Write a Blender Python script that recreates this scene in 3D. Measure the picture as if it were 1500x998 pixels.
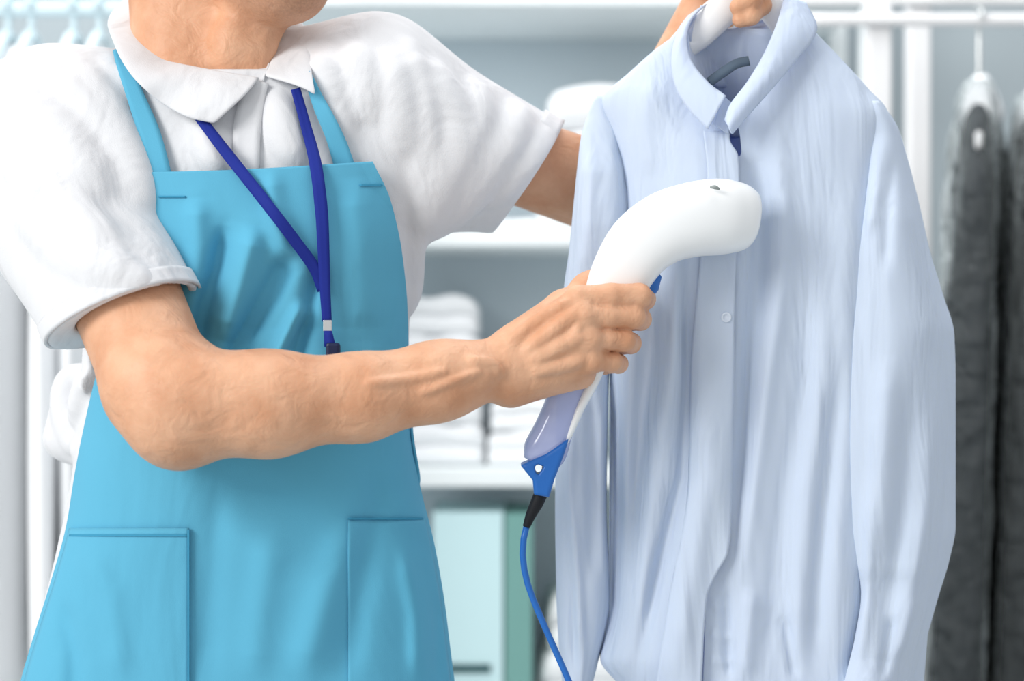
import bpy, math, random
import numpy as np
from mathutils import Vector, Matrix, Euler
random.seed(7); np.random.seed(7)
for o in list(bpy.data.objects): bpy.data.objects.remove(o, do_unlink=True)
scn = bpy.context.scene
col = scn.collection

# ------------------------------------------------------------------ camera
CAM = np.array([0.0, -1.8, 1.15]); MPP = 0.0007      # metres per photo pixel at y = 0
cam_d = bpy.data.cameras.new('camera'); cam = bpy.data.objects.new('camera', cam_d); col.objects.link(cam)
cam.location = CAM; cam.rotation_euler = (math.pi/2, 0, 0)
cam_d.sensor_width = 36.0; cam_d.lens = 36.0*1.8/(1500*MPP)
cam_d.clip_start = 0.05
cam_d.dof.use_dof = True; cam_d.dof.focus_distance = 1.70; cam_d.dof.aperture_fstop = 3.0
scn.camera = cam

# ------------------------------------------------------------------ light
w = bpy.data.worlds.new('world'); scn.world = w; w.use_nodes = True
bg = w.node_tree.nodes['Background']; bg.inputs[0].default_value = (0.95, 0.975, 1.0, 1); bg.inputs[1].default_value = 0.68
def area(name, loc, target, size, power, color=(1, 1, 1)):
    d = bpy.data.lights.new(name, 'AREA'); d.energy = power; d.size = size[0]; d.shape = 'RECTANGLE'; d.size_y = size[1]; d.color = color
    o = bpy.data.objects.new(name, d); col.objects.link(o); o.location = loc
    o.rotation_euler = (Vector(target)-Vector(loc)).to_track_quat('-Z', 'Y').to_euler()
    return o
area('window_light', (-3.1, -2.7, 2.9), (0.15, 0, 1.1), (1.8, 1.8), 146, (1.0, 0.985, 0.96))
area('ceiling_light', (-0.2, 1.0, 3.2), (0.2, 1.3, 0.5), (3.4, 1.6), 52, (0.99, 0.995, 1.0))
scn.view_settings.view_transform = 'Standard'; scn.view_settings.look = 'None'
scn.view_settings.gamma = 1.0; scn.view_settings.use_curve_mapping = False
scn.view_settings.exposure = 0.0

# ------------------------------------------------------------------ helpers
def W(px, py, y=0.0):
    """a photo pixel at world depth y -> world point"""
    px = np.asarray(px, float); py = np.asarray(py, float); y = np.asarray(y, float)
    s = MPP*(1.8+y)/1.8
    x, z, y = np.broadcast_arrays((px-750)*s, 1.15-(py-499)*s, y)
    return np.stack([x, y, z], -1)

def lin(r, g, b):
    f = lambda c: (c/255/12.92) if c/255 <= 0.04045 else ((c/255+0.055)/1.055)**2.4
    return (f(r), f(g), f(b), 1.0)

def mat(name, rgb, rough=0.6, bump=None, var=None, sheen=0.0, spec=0.3, sss=None, trans=None, alpha=None, metal=0.0, coat=0.0, tcol=None):
    """procedural material. bump=(kind, scale, strength, dist); var=(scale, amount); trans = translucent share"""
    m = bpy.data.materials.new(name); m.use_nodes = True
    nt = m.node_tree; N = nt.nodes; L = nt.links; p = N['Principled BSDF']; out = N['Material Output']
    c = lin(*rgb)
    p.inputs['Base Color'].default_value = c; p.inputs['Roughness'].default_value = rough
    p.inputs['Specular IOR Level'].default_value = spec; p.inputs['Metallic'].default_value = metal
    p.inputs['Sheen Weight'].default_value = sheen; p.inputs['Coat Weight'].default_value = coat
    tc = N.new('ShaderNodeTexCoord')
    colsock = None
    if var:
        n = N.new('ShaderNodeTexNoise'); n.inputs['Scale'].default_value = var[0]; n.inputs['Detail'].default_value = 5
        L.new(tc.outputs['Object'], n.inputs['Vector'])
        r = N.new('ShaderNodeMixRGB'); r.blend_type = 'MIX'
        c2 = var[2] if len(var) > 2 else tuple(max(0, v*(1-var[1])) for v in c[:3])+(1,)
        r.inputs[1].default_value = c; r.inputs[2].default_value = c2
        mr = N.new('ShaderNodeMapRange'); mr.inputs[1].default_value = 0.35; mr.inputs[2].default_value = 0.7
        L.new(n.outputs['Fac'], mr.inputs[0]); L.new(mr.outputs[0], r.inputs[0]); L.new(r.outputs[0], p.inputs['Base Color'])
        colsock = r.outputs[0]
    nrm = None
    if bump:
        if bump[0] == 'noise':
            t = N.new('ShaderNodeTexNoise'); t.inputs['Scale'].default_value = bump[1]; t.inputs['Detail'].default_value = 4
            L.new(tc.outputs['Object'], t.inputs['Vector']); src = t.outputs['Fac']
        else:
            t = N.new('ShaderNodeTexWave'); t.wave_type = 'BANDS'; t.bands_direction = 'X'; t.inputs['Scale'].default_value = bump[1]
            t.inputs['Distortion'].default_value = 1.2; t.inputs['Detail'].default_value = 1.5; t.inputs['Detail Scale'].default_value = 2.0
            L.new(tc.outputs['Object'], t.inputs['Vector']); src = t.outputs['Fac']
        if len(bump) > 4:                    # broad soft wrinkles under the weave
            mp = N.new('ShaderNodeMapping'); mp.inputs['Scale'].default_value = bump[4]; L.new(tc.outputs['Object'], mp.inputs[0])
            n2 = N.new('ShaderNodeTexNoise'); n2.inputs['Scale'].default_value = 1.0; n2.inputs['Detail'].default_value = 3; n2.inputs['Distortion'].default_value = 0.6
            L.new(mp.outputs[0], n2.inputs['Vector'])
            b2 = N.new('ShaderNodeBump'); b2.inputs['Strength'].default_value = 1.0; b2.inputs['Distance'].default_value = bump[5]; L.new(n2.outputs['Fac'], b2.inputs['Height'])
        b = N.new('ShaderNodeBump'); b.inputs['Strength'].default_value = bump[2]; b.inputs['Distance'].default_value = bump[3]
        L.new(src, b.inputs['Height'])
        if len(bump) > 4: L.new(b2.outputs[0], b.inputs['Normal'])
        L.new(b.outputs[0], p.inputs['Normal']); nrm = b.outputs[0]
    if sss:
        p.inputs['Subsurface Weight'].default_value = sss[0]; p.inputs['Subsurface Radius'].default_value = sss[1]
        p.inputs['Subsurface Scale'].default_value = sss[2]
    if trans:
        t = N.new('ShaderNodeBsdfTranslucent'); t.inputs[0].default_value = c if tcol is None else lin(*tcol)
        if colsock and tcol is None: L.new(colsock, t.inputs[0])
        mx = N.new('ShaderNodeMixShader'); mx.inputs[0].default_value = trans
        L.new(p.outputs[0], mx.inputs[1]); L.new(t.outputs[0], mx.inputs[2]); L.new(mx.outputs[0], out.inputs[0])
    if alpha is not None:
        t = N.new('ShaderNodeBsdfTransparent'); t.inputs[0].default_value = (1, 1, 1, 1)
        mx = N.new('ShaderNodeMixShader'); mx.inputs[0].default_value = alpha
        L.new(t.outputs[0], mx.inputs[1]); L.new(p.outputs[0], mx.inputs[2]); L.new(mx.outputs[0], out.inputs[0])
    return m

M = dict(
    skin=mat('skin', (224, 175, 142), 0.5, ('noise', 260, 0.3, 0.0012, (45, 45, 45), 0.003), (26, 0.1, lin(206, 150, 115)), spec=0.3, sss=(0.12, (1.0, 0.4, 0.25), 0.006)),
    hair=mat('hair', (38, 28, 24), 0.5, ('noise', 120, 0.6, 0.004)),
    polo=mat('polo_cotton', (222, 223, 226), 0.9, ('noise', 700, 0.25, 0.0012, (14, 14, 9), 0.010), sheen=0.15, spec=0.1),
    apron=mat('apron_twill', (96, 176, 207), 0.85, ('noise', 900, 0.2, 0.0008, (9, 9, 5), 0.008), (6, 0.05), sheen=0.05, spec=0.12),
    apron_seam=mat('apron_seam', (66, 146, 180), 0.9, spec=0.1),
    trousers=mat('trouser_cloth', (46, 52, 66), 0.9, spec=0.1),
    shoe=mat('shoe_leather', (28, 28, 30), 0.4),
    lan=mat('lanyard_ribbon', (30, 47, 142), 0.7, ('wave', 900, 0.2, 0.0005), spec=0.2),
    dark=mat('dark_plastic', (30, 38, 72), 0.4),
    chrome=mat('steel', (215, 218, 218), 0.25, metal=0.8),
    shirt=mat('shirt_oxford', (224, 237, 251), 0.9, ('wave', 420, 0.25, 0.0006, (22, 22, 4), 0.010), (5, 0.03), spec=0.08, trans=0.20, tcol=(120, 158, 245)),
    button=mat('shell_button', (220, 229, 242), 0.5),
    tag=mat('label_grey', (92, 108, 124), 0.8, ('wave', 300, 0.3, 0.001)),
    hanger=mat('white_plastic', (246, 247, 248), 0.35, spec=0.4),
    steamer=mat('steamer_white', (246, 248, 249), 0.28, spec=0.45, coat=0.15),
    grey=mat('steamer_grey', (150, 158, 156), 0.4),
    tank=mat('water_tank', (176, 186, 232), 0.12, spec=0.6, alpha=0.72, coat=0.3),
    blue=mat('blue_plastic', (34, 104, 186), 0.35, spec=0.4),
    black=mat('black_rubber', (22, 24, 30), 0.6),
    wall=mat('wall_paint', (176, 187, 192), 0.9, ('noise', 60, 0.1, 0.001), (1.2, 0.06), spec=0.1),
    panel=mat('panel_lightened', (204, 217, 224), 0.8, None, (2, 0.04), spec=0.1),  # shelf back: colour lightened to make up for the shade between the boards
    floor=mat('floor_vinyl', (196, 200, 200), 0.4, None, (3, 0.08)),
    shelf=mat('shelf_white', (240, 246, 247), 0.5),
    linen=mat('white_linen', (246, 248, 250), 0.95, ('noise', 400, 0.3, 0.001), spec=0.05),
    cyan=mat('box_cyan', (206, 236, 240), 0.55), teal=mat('box_teal', (120, 168, 162), 0.6),
    slot=mat('label_slot', (44, 84, 88), 0.5),
    rack=mat('rack_white', (240, 240, 241), 0.4),
    palehang=mat('hanger_pale', (214, 232, 238), 0.35),
    navy=mat('suit_navy', (24, 29, 36), 0.85, ('noise', 300, 0.3, 0.001)),
    black_cloth=mat('suit_black', (16, 17, 21), 0.9),
    film=mat('plastic_film', (225, 236, 238), 0.13, ('noise', 30, 1.0, 0.05), spec=0.9, alpha=0.13),
)

# beard stubble: darker skin on the chin and jaw of the body mesh
nt = M['skin'].node_tree; N_ = nt.nodes; pb_ = N_['Principled BSDF']; src = pb_.inputs['Base Color'].links[0].from_socket
tc_ = [n for n in N_ if n.type == 'TEX_COORD'][0]; vd = N_.new('ShaderNodeVectorMath'); vd.operation = 'DISTANCE'; vd.inputs[1].default_value = tuple(W(425, -45, -.085)); nt.links.new(tc_.outputs['Object'], vd.inputs[0])
mr_ = N_.new('ShaderNodeMapRange'); mr_.inputs[1].default_value = 0.035; mr_.inputs[2].default_value = 0.085; mr_.inputs[3].default_value = 0.55; mr_.inputs[4].default_value = 0.0; nt.links.new(vd.outputs['Value'], mr_.inputs[0])
nz = N_.new('ShaderNodeTexNoise'); nz.inputs['Scale'].default_value = 420; nt.links.new(tc_.outputs['Object'], nz.inputs['Vector'])
mu = N_.new('ShaderNodeMath'); mu.operation = 'MULTIPLY'; nt.links.new(mr_.outputs[0], mu.inputs[0]); ad = N_.new('ShaderNodeMath'); ad.operation = 'ADD'; ad.inputs[1].default_value = 0.4; nt.links.new(nz.outputs['Fac'], ad.inputs[0]); nt.links.new(ad.outputs[0], mu.inputs[1])
mxc = N_.new('ShaderNodeMixRGB'); mxc.inputs[2].default_value = lin(120, 88, 74); nt.links.new(src, mxc.inputs[1]); nt.links.new(mu.outputs[0], mxc.inputs[0]); nt.links.new(mxc.outputs[0], pb_.inputs['Base Color'])

# clear film reflects more at grazing angles, as plastic does
nt = M['film'].node_tree; mx = [n for n in nt.nodes if n.type == 'MIX_SHADER'][0]; fr = nt.nodes.new('ShaderNodeFresnel'); fr.inputs[0].default_value = 1.5
ma = nt.nodes.new('ShaderNodeMath'); ma.operation = 'MULTIPLY_ADD'; ma.inputs[1].default_value = 1.2; ma.inputs[2].default_value = 0.035; ma.use_clamp = True
nt.links.new(fr.outputs[0], ma.inputs[0]); nt.links.new(ma.outputs[0], mx.inputs[0])

def tagobj(o, label=None, cat=None, group=None, kind=None):
    if label: o['label'] = label
    if cat: o['category'] = cat
    if group: o['group'] = group
    if kind: o['kind'] = kind
    return o

def empty(name, loc, label, cat, group=None):
    o = bpy.data.objects.new(name, None); col.objects.link(o); o.location = loc; o.empty_display_size = 0.05
    return tagobj(o, label, cat, group)

def obj(name, V, F, m, parent=None, smooth=True, solid=0.0, offset=0.0, sub=0, bevel=0.0):
    me = bpy.data.meshes.new(name)
    V = np.asarray(V, float)
    me.from_pydata(V.tolist(), [], F if isinstance(F, list) else F.tolist()); me.update()
    me.materials.append(M[m] if isinstance(m, str) else m)
    if smooth: me.polygons.foreach_set('use_smooth', [True]*len(me.polygons))
    o = bpy.data.objects.new(name, me); col.objects.link(o)
    if parent is not None:
        o.parent = parent
        if parent.type == 'EMPTY': o.matrix_parent_inverse = Matrix.Translation(-Vector(parent.location))
    if bevel:
        b = o.modifiers.new('bevel', 'BEVEL'); b.width = bevel; b.segments = 2; b.limit_method = 'ANGLE'
    if solid:
        s = o.modifiers.new('solid', 'SOLIDIFY'); s.thickness = solid; s.offset = offset
    if sub:
        s = o.modifiers.new('sub', 'SUBSURF'); s.levels = sub; s.render_levels = sub
    return o

def grid_faces(R, C, closed=False):
    i, j = np.meshgrid(np.arange(R-1), np.arange(C if closed else C-1), indexing='ij')
    a = i*C+j; b = i*C+(j+1) % C
    return np.stack([a, b, b+C, a+C], -1).reshape(-1, 4).tolist()

def sheet(name, G, m, parent=None, solid=0.0015, offset=0.0, closed=False, sub=0, cap=False):
    G = np.asarray(G, float); R, C = G.shape[:2]
    F = grid_faces(R, C, closed)
    if cap: F += [list(range(C))[::-1], [(R-1)*C+k for k in range(C)]]
    return obj(name, G.reshape(-1, 3), F, m, parent, True, solid, offset, sub)

def boxv(x0, x1, y0, y1, z0, z1):
    V = [(x, y, z) for x in (x0, x1) for y in (y0, y1) for z in (z0, z1)]
    F = [[0, 1, 3, 2], [4, 6, 7, 5], [0, 4, 5, 1], [2, 3, 7, 6], [0, 2, 6, 4], [1, 5, 7, 3]]
    return V, F

def box(name, x0, x1, y0, y1, z0, z1, m, parent=None, bevel=0.004):
    V, F = boxv(x0, x1, y0, y1, z0, z1)
    return obj(name, V, F, m, parent, False, bevel=bevel)

def resample(P, n):
    """smooth resample of a polyline (rows of any width) to n points"""
    P = np.asarray(P, float); k = len(P)
    if k < 3:
        t = np.linspace(0, 1, n)[:, None]; return P[0]*(1-t)+P[-1]*t
    d = np.r_[0, np.cumsum(np.linalg.norm(np.diff(P[:, :3], axis=0), axis=1)+1e-9)]
    s = np.linspace(0, d[-1], n)
    m = np.zeros_like(P)
    m[1:-1] = (P[2:]-P[:-2])/(d[2:]-d[:-2])[:, None]
    m[0] = (P[1]-P[0])/(d[1]-d[0]); m[-1] = (P[-1]-P[-2])/(d[-1]-d[-2])
    i = np.clip(np.searchsorted(d, s, 'right')-1, 0, k-2); h = d[i+1]-d[i]; t = ((s-d[i])/h)[:, None]; h = h[:, None]
    return (2*t**3-3*t**2+1)*P[i]+(t**3-2*t**2+t)*h*m[i]+(-2*t**3+3*t**2)*P[i+1]+(t**3-t**2)*h*m[i+1]

def tube(name, P, r, m, parent=None, n=12, res=40, flat=1.0, up=(0, 1, 0)):
    P = resample(P, res); r = np.interp(np.linspace(0, 1, res), np.linspace(0, 1, np.size(r)), np.atleast_1d(r)) if np.size(r) > 1 else np.full(res, float(np.atleast_1d(r)[0]))
    T = np.gradient(P, axis=0); T /= np.linalg.norm(T, axis=1)[:, None]+1e-12
    U = np.array(up, float); a = np.cross(T, U); bad = np.linalg.norm(a, axis=1) < 1e-4; a[bad] = np.cross(T[bad], [1, 0, 0.01])
    a /= np.linalg.norm(a, axis=1)[:, None]; b = np.cross(T, a)
    t = np.linspace(0, 2*math.pi, n, endpoint=False)
    G = P[:, None]+r[:, None, None]*(np.cos(t)[None, :, None]*a[:, None]+flat*np.sin(t)[None, :, None]*b[:, None])
    return sheet(name, G, m, parent, 0, closed=True, cap=True)

def table(tab, ys, smooth=0):
    tab = np.array(tab, float)
    return resample_y(tab, ys)

def resample_y(tab, ys):
    """monotone cubic (pchip-like) interpolation of table columns over the first column"""
    x = tab[:, 0]; Y = tab[:, 1:]; h = np.diff(x)[:, None]; dl = np.diff(Y, axis=0)/h
    m = np.zeros_like(Y)
    if len(x) > 2:
        a, b = dl[:-1], dl[1:]; s = (a*b) > 0
        m[1:-1] = np.where(s, 2*a*b/np.where(s, a+b, 1), 0)
    m[0] = dl[0]; m[-1] = dl[-1]
    ys = np.clip(np.asarray(ys, float), x[0], x[-1]); i = np.clip(np.searchsorted(x, ys, 'right')-1, 0, len(x)-2)
    H = h[i]; t = ((ys-x[i])[..., None]/H)
    return (2*t**3-3*t**2+1)*Y[i]+(t**3-2*t**2+t)*H*m[i]+(-2*t**3+3*t**2)*Y[i+1]+(t**3-t**2)*H*m[i+1]

def fold_field(PX, PY, folds):
    """height added by soft folds; each fold = (polyline in px, half width px, height m)"""
    out = np.zeros(np.shape(PX))
    for poly, wd, amp in folds:
        poly = np.array(poly, float); best = np.full(out.shape, 1e9); tb = np.zeros(out.shape)
        seg = np.linalg.norm(np.diff(poly, axis=0), axis=1); tot = seg.sum(); acc = 0
        for k in range(len(poly)-1):
            a, b = poly[k], poly[k+1]; ab = b-a
            t = np.clip(((PX-a[0])*ab[0]+(PY-a[1])*ab[1])/(ab@ab), 0, 1)
            d = np.hypot(PX-a[0]-t*ab[0], PY-a[1]-t*ab[1])
            u = d < best; best = np.where(u, d, best); tb = np.where(u, (acc+t*seg[k])/tot, tb); acc += seg[k]
        out += amp*np.exp(-(best/wd)**2)*np.clip(np.minimum(tb, 1-tb)*5+0.15, 0, 1)
    return out

# ------------------------------------------------------------------ implicit surfaces (smooth blends, meshed with surface nets)
class Cone:                                  # capsule with two radii, optionally flattened along n
    def __init__(s, a, b, r0, r1=None, n=None, f=1.0):
        s.a = np.array(a, float); s.b = np.array(b, float); s.r0 = r0; s.r1 = r0 if r1 is None else r1
        s.n = None if n is None else np.array(n, float)/np.linalg.norm(n); s.f = f
    def __call__(s, P):
        ab = s.b-s.a; L = max(ab@ab, 1e-12); q = P-s.a
        t = np.clip(q@ab/L, 0, 1); v = q-t[:, None]*ab
        if s.n is not None: v = v+(v@s.n)[:, None]*s.n*(1/s.f-1)
        d = np.sqrt((v*v).sum(1))-(s.r0+(s.r1-s.r0)*t)
        return d*(s.f if s.n is not None and s.f < 1 else 1.0)
class Ell:
    def __init__(s, c, r, rot=(0, 0, 0)):
        s.c = np.array(c, float); s.r = np.array(r, float); s.m = np.array(Euler(rot).to_matrix())
    def __call__(s, P):
        q = (P-s.c)@s.m; k0 = np.linalg.norm(q/s.r, axis=1); k1 = np.linalg.norm(q/s.r**2, axis=1)+1e-9
        return k0*(k0-1)/k1
class Plane:                                 # inside = below the plane (along -n)
    def __init__(s, p, n): s.p = np.array(p, float); s.n = np.array(n, float)/np.linalg.norm(n)
    def __call__(s, P): return (P-s.p)@s.n
class Col:                                   # stacked ellipse column: rows (z, cx, a, cy, b)
    def __init__(s, rows, p=2.3):
        s.t = np.array(rows, float); s.t = s.t[np.argsort(s.t[:, 0])]; s.p = p
    def __call__(s, P):
        z = np.clip(P[:, 2], s.t[0, 0], s.t[-1, 0]); v = resample_y(s.t, z)
        u = np.abs((P[:, 0]-v[:, 0])/v[:, 1]); w_ = np.abs((P[:, 1]-v[:, 2])/v[:, 3])
        d = ((u**s.p+w_**s.p)**(1/s.p)-1)*np.minimum(v[:, 1], v[:, 3])
        e = np.abs(P[:, 2]-z)
        return np.where(e > 0, np.sqrt(np.maximum(d, 0)**2+e*e)+np.minimum(d, 0)*0, d)
class SDF:
    def __init__(s): s.ops = []
    def add(s, prim, k=0.0): s.ops.append((0, prim, k)); return s
    def sub(s, prim, k=0.0): s.ops.append((1, prim, k)); return s
    def cut(s, prim, k=0.0): s.ops.append((2, prim, k)); return s      # intersect
    def chain(s, pts, k=0.01, n=None, f=1.0):
        for a, b in zip(pts[:-1], pts[1:]): s.add(Cone(a[:3], b[:3], a[3], b[3], n, f), k)
        return s
    def eval(s, P, ops=None):
        d = np.full(len(P), 10.0)
        for op, pr, k in (s.ops if ops is None else ops):
            e = pr(P)
            if op == 0:
                if k > 0:
                    h = np.maximum(k-np.abs(d-e), 0)/k; d = np.minimum(d, e)-h*h*k/4
                else: d = np.minimum(d, e)
            else:
                if op == 1: e = -e
                if k > 0:
                    h = np.maximum(k-np.abs(d-e), 0)/k; d = np.maximum(d, e)+h*h*k/4
                else: d = np.maximum(d, e)
        return d
    def mesh(s, lo, hi, h, BS=14):
        lo = np.array(lo, float); hi = np.array(hi, float)
        nb = np.ceil((hi-lo)/h/BS).astype(int); n = nb*BS+1
        Vv = np.empty(n, np.float32); R = BS*h*0.87
        ax = np.arange(BS+1)*h; g = np.stack(np.meshgrid(ax, ax, ax, indexing='ij'), -1).reshape(-1, 3)
        ctr = np.stack(np.meshgrid(*[lo[k]+(np.arange(nb[k])+.5)*BS*h for k in range(3)], indexing='ij'), -1).reshape(-1, 3)
        D = s.eval(ctr).reshape(nb)
        each = [(op, pr, k, pr(ctr).reshape(nb)) for op, pr, k in s.ops]
        for b in np.ndindex(*nb):
            sl = tuple(slice(b[k]*BS, b[k]*BS+BS+1) for k in range(3))
            if abs(D[b]) > R*1.6+0.02: Vv[sl] = D[b]; continue
            mn = min([e[b] for op, pr, k, e in each if op == 0])
            ops = [(op, pr, k) for op, pr, k, e in each if (e[b] < mn+2.4*R+k+0.01 if op == 0 else (e[b] < R*1.5+k+0.02 if op == 1 else e[b] > -(R*1.5+k+0.02)))]
            Vv[sl] = s.eval(lo+np.array(b)*BS*h+g, ops).reshape(BS+1, BS+1, BS+1)
        S = Vv < 0
        c = [S[i:n[0]-1+i, j:n[1]-1+j, k:n[2]-1+k] for i in (0, 1) for j in (0, 1) for k in (0, 1)]
        al = c[0].copy(); an = c[0].copy()
        for q in c[1:]: al &= q; an |= q
        I = np.argwhere(an & ~al); idx = np.full(n-1, -1, np.int32); idx[tuple(I.T)] = np.arange(len(I))
        cn = np.array([(i, j, k) for i in (0, 1) for j in (0, 1) for k in (0, 1)])
        val = np.stack([Vv[tuple((I+o).T)] for o in cn], 1)
        acc = np.zeros((len(I), 3)); cnt = np.zeros(len(I))
        for p in range(8):
            for q in range(p+1, 8):
                if np.abs(cn[p]-cn[q]).sum() != 1: continue
                v0, v1 = val[:, p], val[:, q]; m = (v0 < 0) != (v1 < 0)
                t = np.where(m, v0/np.where(m, v0-v1, 1), 0)[:, None]
                acc += np.where(m[:, None], cn[p]*(1-t)+cn[q]*t, 0); cnt += m
        V = lo+(I+acc/cnt[:, None])*h
        F = []
        for a in range(3):
            b_, c_ = (a+1) % 3, (a+2) % 3
            s0 = [slice(0, n[k]-1) for k in range(3)]; s1 = list(s0)
            for k in (b_, c_): s0[k] = s1[k] = slice(1, n[k]-1)
            s1[a] = slice(1, n[a])
            A, B = S[tuple(s0)], S[tuple(s1)]
            E = np.argwhere(A != B); off = np.zeros(3, int); off[b_] = off[c_] = 1; E = E+off
            fl = S[tuple(E.T)]
            def at(db, dc):
                q = E.copy(); q[:, b_] += db; q[:, c_] += dc; return idx[tuple(q.T)]
            Q = np.stack([at(-1, -1), at(0, -1), at(0, 0), at(-1, 0)], 1)
            Q[~fl] = Q[~fl][:, ::-1]
            F.append(Q)
        return V, np.concatenate(F)
    def march(s, px, py, y0=-0.4, y1=0.35, step=0.003, ops=None):
        """front surface point seen through photo pixels"""
        px = np.atleast_1d(np.asarray(px, float)); py = np.atleast_1d(np.asarray(py, float))
        ys = np.arange(y0, y1, step); Pn = W(px[:, None], py[:, None], ys[None, :])
        d = s.eval(Pn.reshape(-1, 3), ops).reshape(len(px), len(ys))
        hit = d < 0; k = np.where(hit.any(1), hit.argmax(1), np.abs(d).argmin(1)); k = np.clip(k, 1, len(ys)-1)
        r = np.arange(len(px)); a, b = d[r, k-1], d[r, k]; t = np.clip(a/np.where(a-b == 0, 1, a-b), 0, 1)
        return W(px, py, ys[k-1]+t*step)

def join(parts):
    Vs, Fs, o = [], [], 0
    for V, F in parts:
        Vs.append(np.asarray(V)); Fs.append(np.asarray(F)+o); o += len(V)
    return np.concatenate(Vs), np.concatenate(Fs)

# ================================================================== SETTING
V, F = boxv(-3.2, 3.2, 2.42, 2.5, 0, 2.9); tagobj(obj('wall_back', V, F, 'wall', None, False), 'grey-blue painted wall behind the shelves and racks', kind='structure')
V, F = boxv(-3.2, 3.2, -2.6, 2.5, -0.06, 0); tagobj(obj('floor', V, F, 'floor', None, False), 'pale grey vinyl floor', kind='structure')

# ---- white shelving unit
SY = 1.72                                   # front of the boards
def zz(py, y): return float(W(0, py, y)[2])
def xx(px, y): return float(W(px, 0, y)[0])
shelf = empty('shelving_unit', (xx(900, SY), 2.0, 0), 'white open shelving unit behind the person and blue shirt', 'shelf')
xl, xr = xx(380, SY), xx(1262, SY)
for a, b in ((-30, 8), (331, 361), (687, 714), (1052, 1080)):
    box('shelf_board', xl, xr, SY, 2.12, zz(b, SY), zz(a, SY), 'shelf', shelf)
for x0 in (xl-0.04, xr):
    for y0 in (SY, 2.08): box('upright', x0, x0+0.04, y0, y0+0.04, 0, 2.15, 'shelf', shelf)
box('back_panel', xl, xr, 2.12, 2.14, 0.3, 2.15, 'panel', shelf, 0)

def folded(name, cx, cy, z0, wx, dy, h, label, group=None, layers=2, seed=0, tilt=0.0):
    """a folded cloth: layers joined by a rounded front fold, soft corners"""
    rng = np.random.RandomState(seed); n = 40; P = []
    lh = h/layers
    prof = []                                # outline in (y, z), front fold rounded per layer
    for k in range(layers):
        for t in np.linspace(-math.pi/2, math.pi/2, 9):
            prof.append((-dy/2-lh*0.42*math.cos(t)+0.02, lh*(k+.5)+lh*0.5*math.sin(t)))
    for t in np.linspace(math.pi/2, -math.pi/2, 9): prof.append((dy/2+h*0.3*math.cos(t)-0.03, h/2+h/2*math.sin(t)))
    prof = np.array(prof); G = []
    for u in np.linspace(-1, 1, 22):
        e = (1-abs(u)**6)**0.5 if abs(u) < 1 else 0.0
        s = 0.72+0.28*e
        sag = tilt*u
        G.append([(cx+wx/2*u, cy+y*(0.9+0.1*e), z0+h/2*0+(z-h/2)*s+h/2*s+0.004*math.sin(5*u+seed+z*40)*(z/h)+sag*z/h) for y, z in prof])
    o = sheet(name, np.array(G), 'linen', None, 0, closed=True, cap=True)
    return tagobj(o, label, 'linen', group)

zs = zz(687, SY)+0.001
# towels on the middle shelf
for i, (h, wpx) in enumerate(((0.085, 118), (0.095, 112), (0.088, 116), (0.08, 104))):
    z0 = zs+sum((0.085, 0.095, 0.088, 0.08)[:i])
    folded('folded_towel', xx(648, SY+.2), SY+.22, z0, wpx*0.00151, 0.3, h,
           'white folded towel, %s of the stack beside the apron' % ('bottom one', 'second from bottom', 'third from bottom', 'top one')[i], 'towels on the middle shelf', 2, i)
for i, (h, wpx) in enumerate(((0.07, 120), (0.07, 112))):
    folded('folded_towel', xx(778, SY+.2), SY+.22, zs+i*0.07, wpx*0.00151, 0.3, h,
           'white folded towel, %s of the low stack behind the steamer tank' % ('lower one', 'upper one')[i], 'towels on the middle shelf', 2, 5+i)
# bedding on the upper shelf
zu = zz(331, SY)+0.001
for i, h in enumerate((0.10, 0.10, 0.09)):
    folded('folded_duvet', xx(905, SY+.2), SY+.22, zu+sum((0.10, 0.10)[:i]), 0.34-0.02*i, 0.34, h,
           'thick white folded duvet, %s of the pile above the raised arm' % ('bottom one', 'middle one', 'top one')[i], 'duvets on the upper shelf', 1, 10+i)
folded('folded_sheet', xx(690, SY+.2), SY+.22, zu, 0.30, 0.3, 0.022, 'thin white folded sheet lying flat below the short sleeve', None, 1, 20)
# file boxes and a sheet stack on the low shelf
zl = zz(1052, SY)+0.0015
def filebox(px0, px1, pyt, m, label, slot=True, rot=0.0):
    x0, x1 = xx(px0, SY+.02), xx(px1, SY+.02); zt = zz(pyt, SY+.02)
    e = empty('file_box', ((x0+x1)/2, SY+.17, zl), label, 'box', 'file boxes on the low shelf')
    t = 0.004; wd = (x1-x0)/2; cx, cy = (x0+x1)/2, SY+.17
    box('front_panel', x0, x1, SY+.02, SY+.02+t, zl, zt, m, e, 0.002)
    box('side_panel', x0, x0+t, SY+.02+t, SY+.32, zl, zt, m, e, 0.0015)
    box('side_panel', x1-t, x1, SY+.02+t, SY+.32, zl, zt, m, e, 0.0015)
    box('rear_panel', x0+t, x1-t, SY+.32-t, SY+.32, zl, zt-0.02, m, e, 0.0015)
    box('lid', x0+t, x1-t, SY+.02+t, SY+.32-t, zt-0.012, zt-0.006, m, e, 0.001)
    box('base', x0+t, x1-t, SY+.02+t, SY+.32-t, zl, zl+t, m, e, 0.001)
    if slot: box('label_slot', x0+0.03, x1-0.025, SY+.014, SY+.02, zz(988, SY), zz(976, SY), 'slot', e, 0.002)
    return e
filebox(634, 737, 750, 'cyan', 'pale cyan file box with dark label slot, beside the apron')
filebox(740, 780, 752, 'teal', 'narrow grey-green file box right of the pale cyan one', False)
folded('folded_sheet', xx(855, SY+.2), SY+.2, zl, 0.19, 0.28, 0.12, 'white folded sheet, lower one on the low shelf behind the cord', 'sheets on the low shelf', 2, 31)
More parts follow.
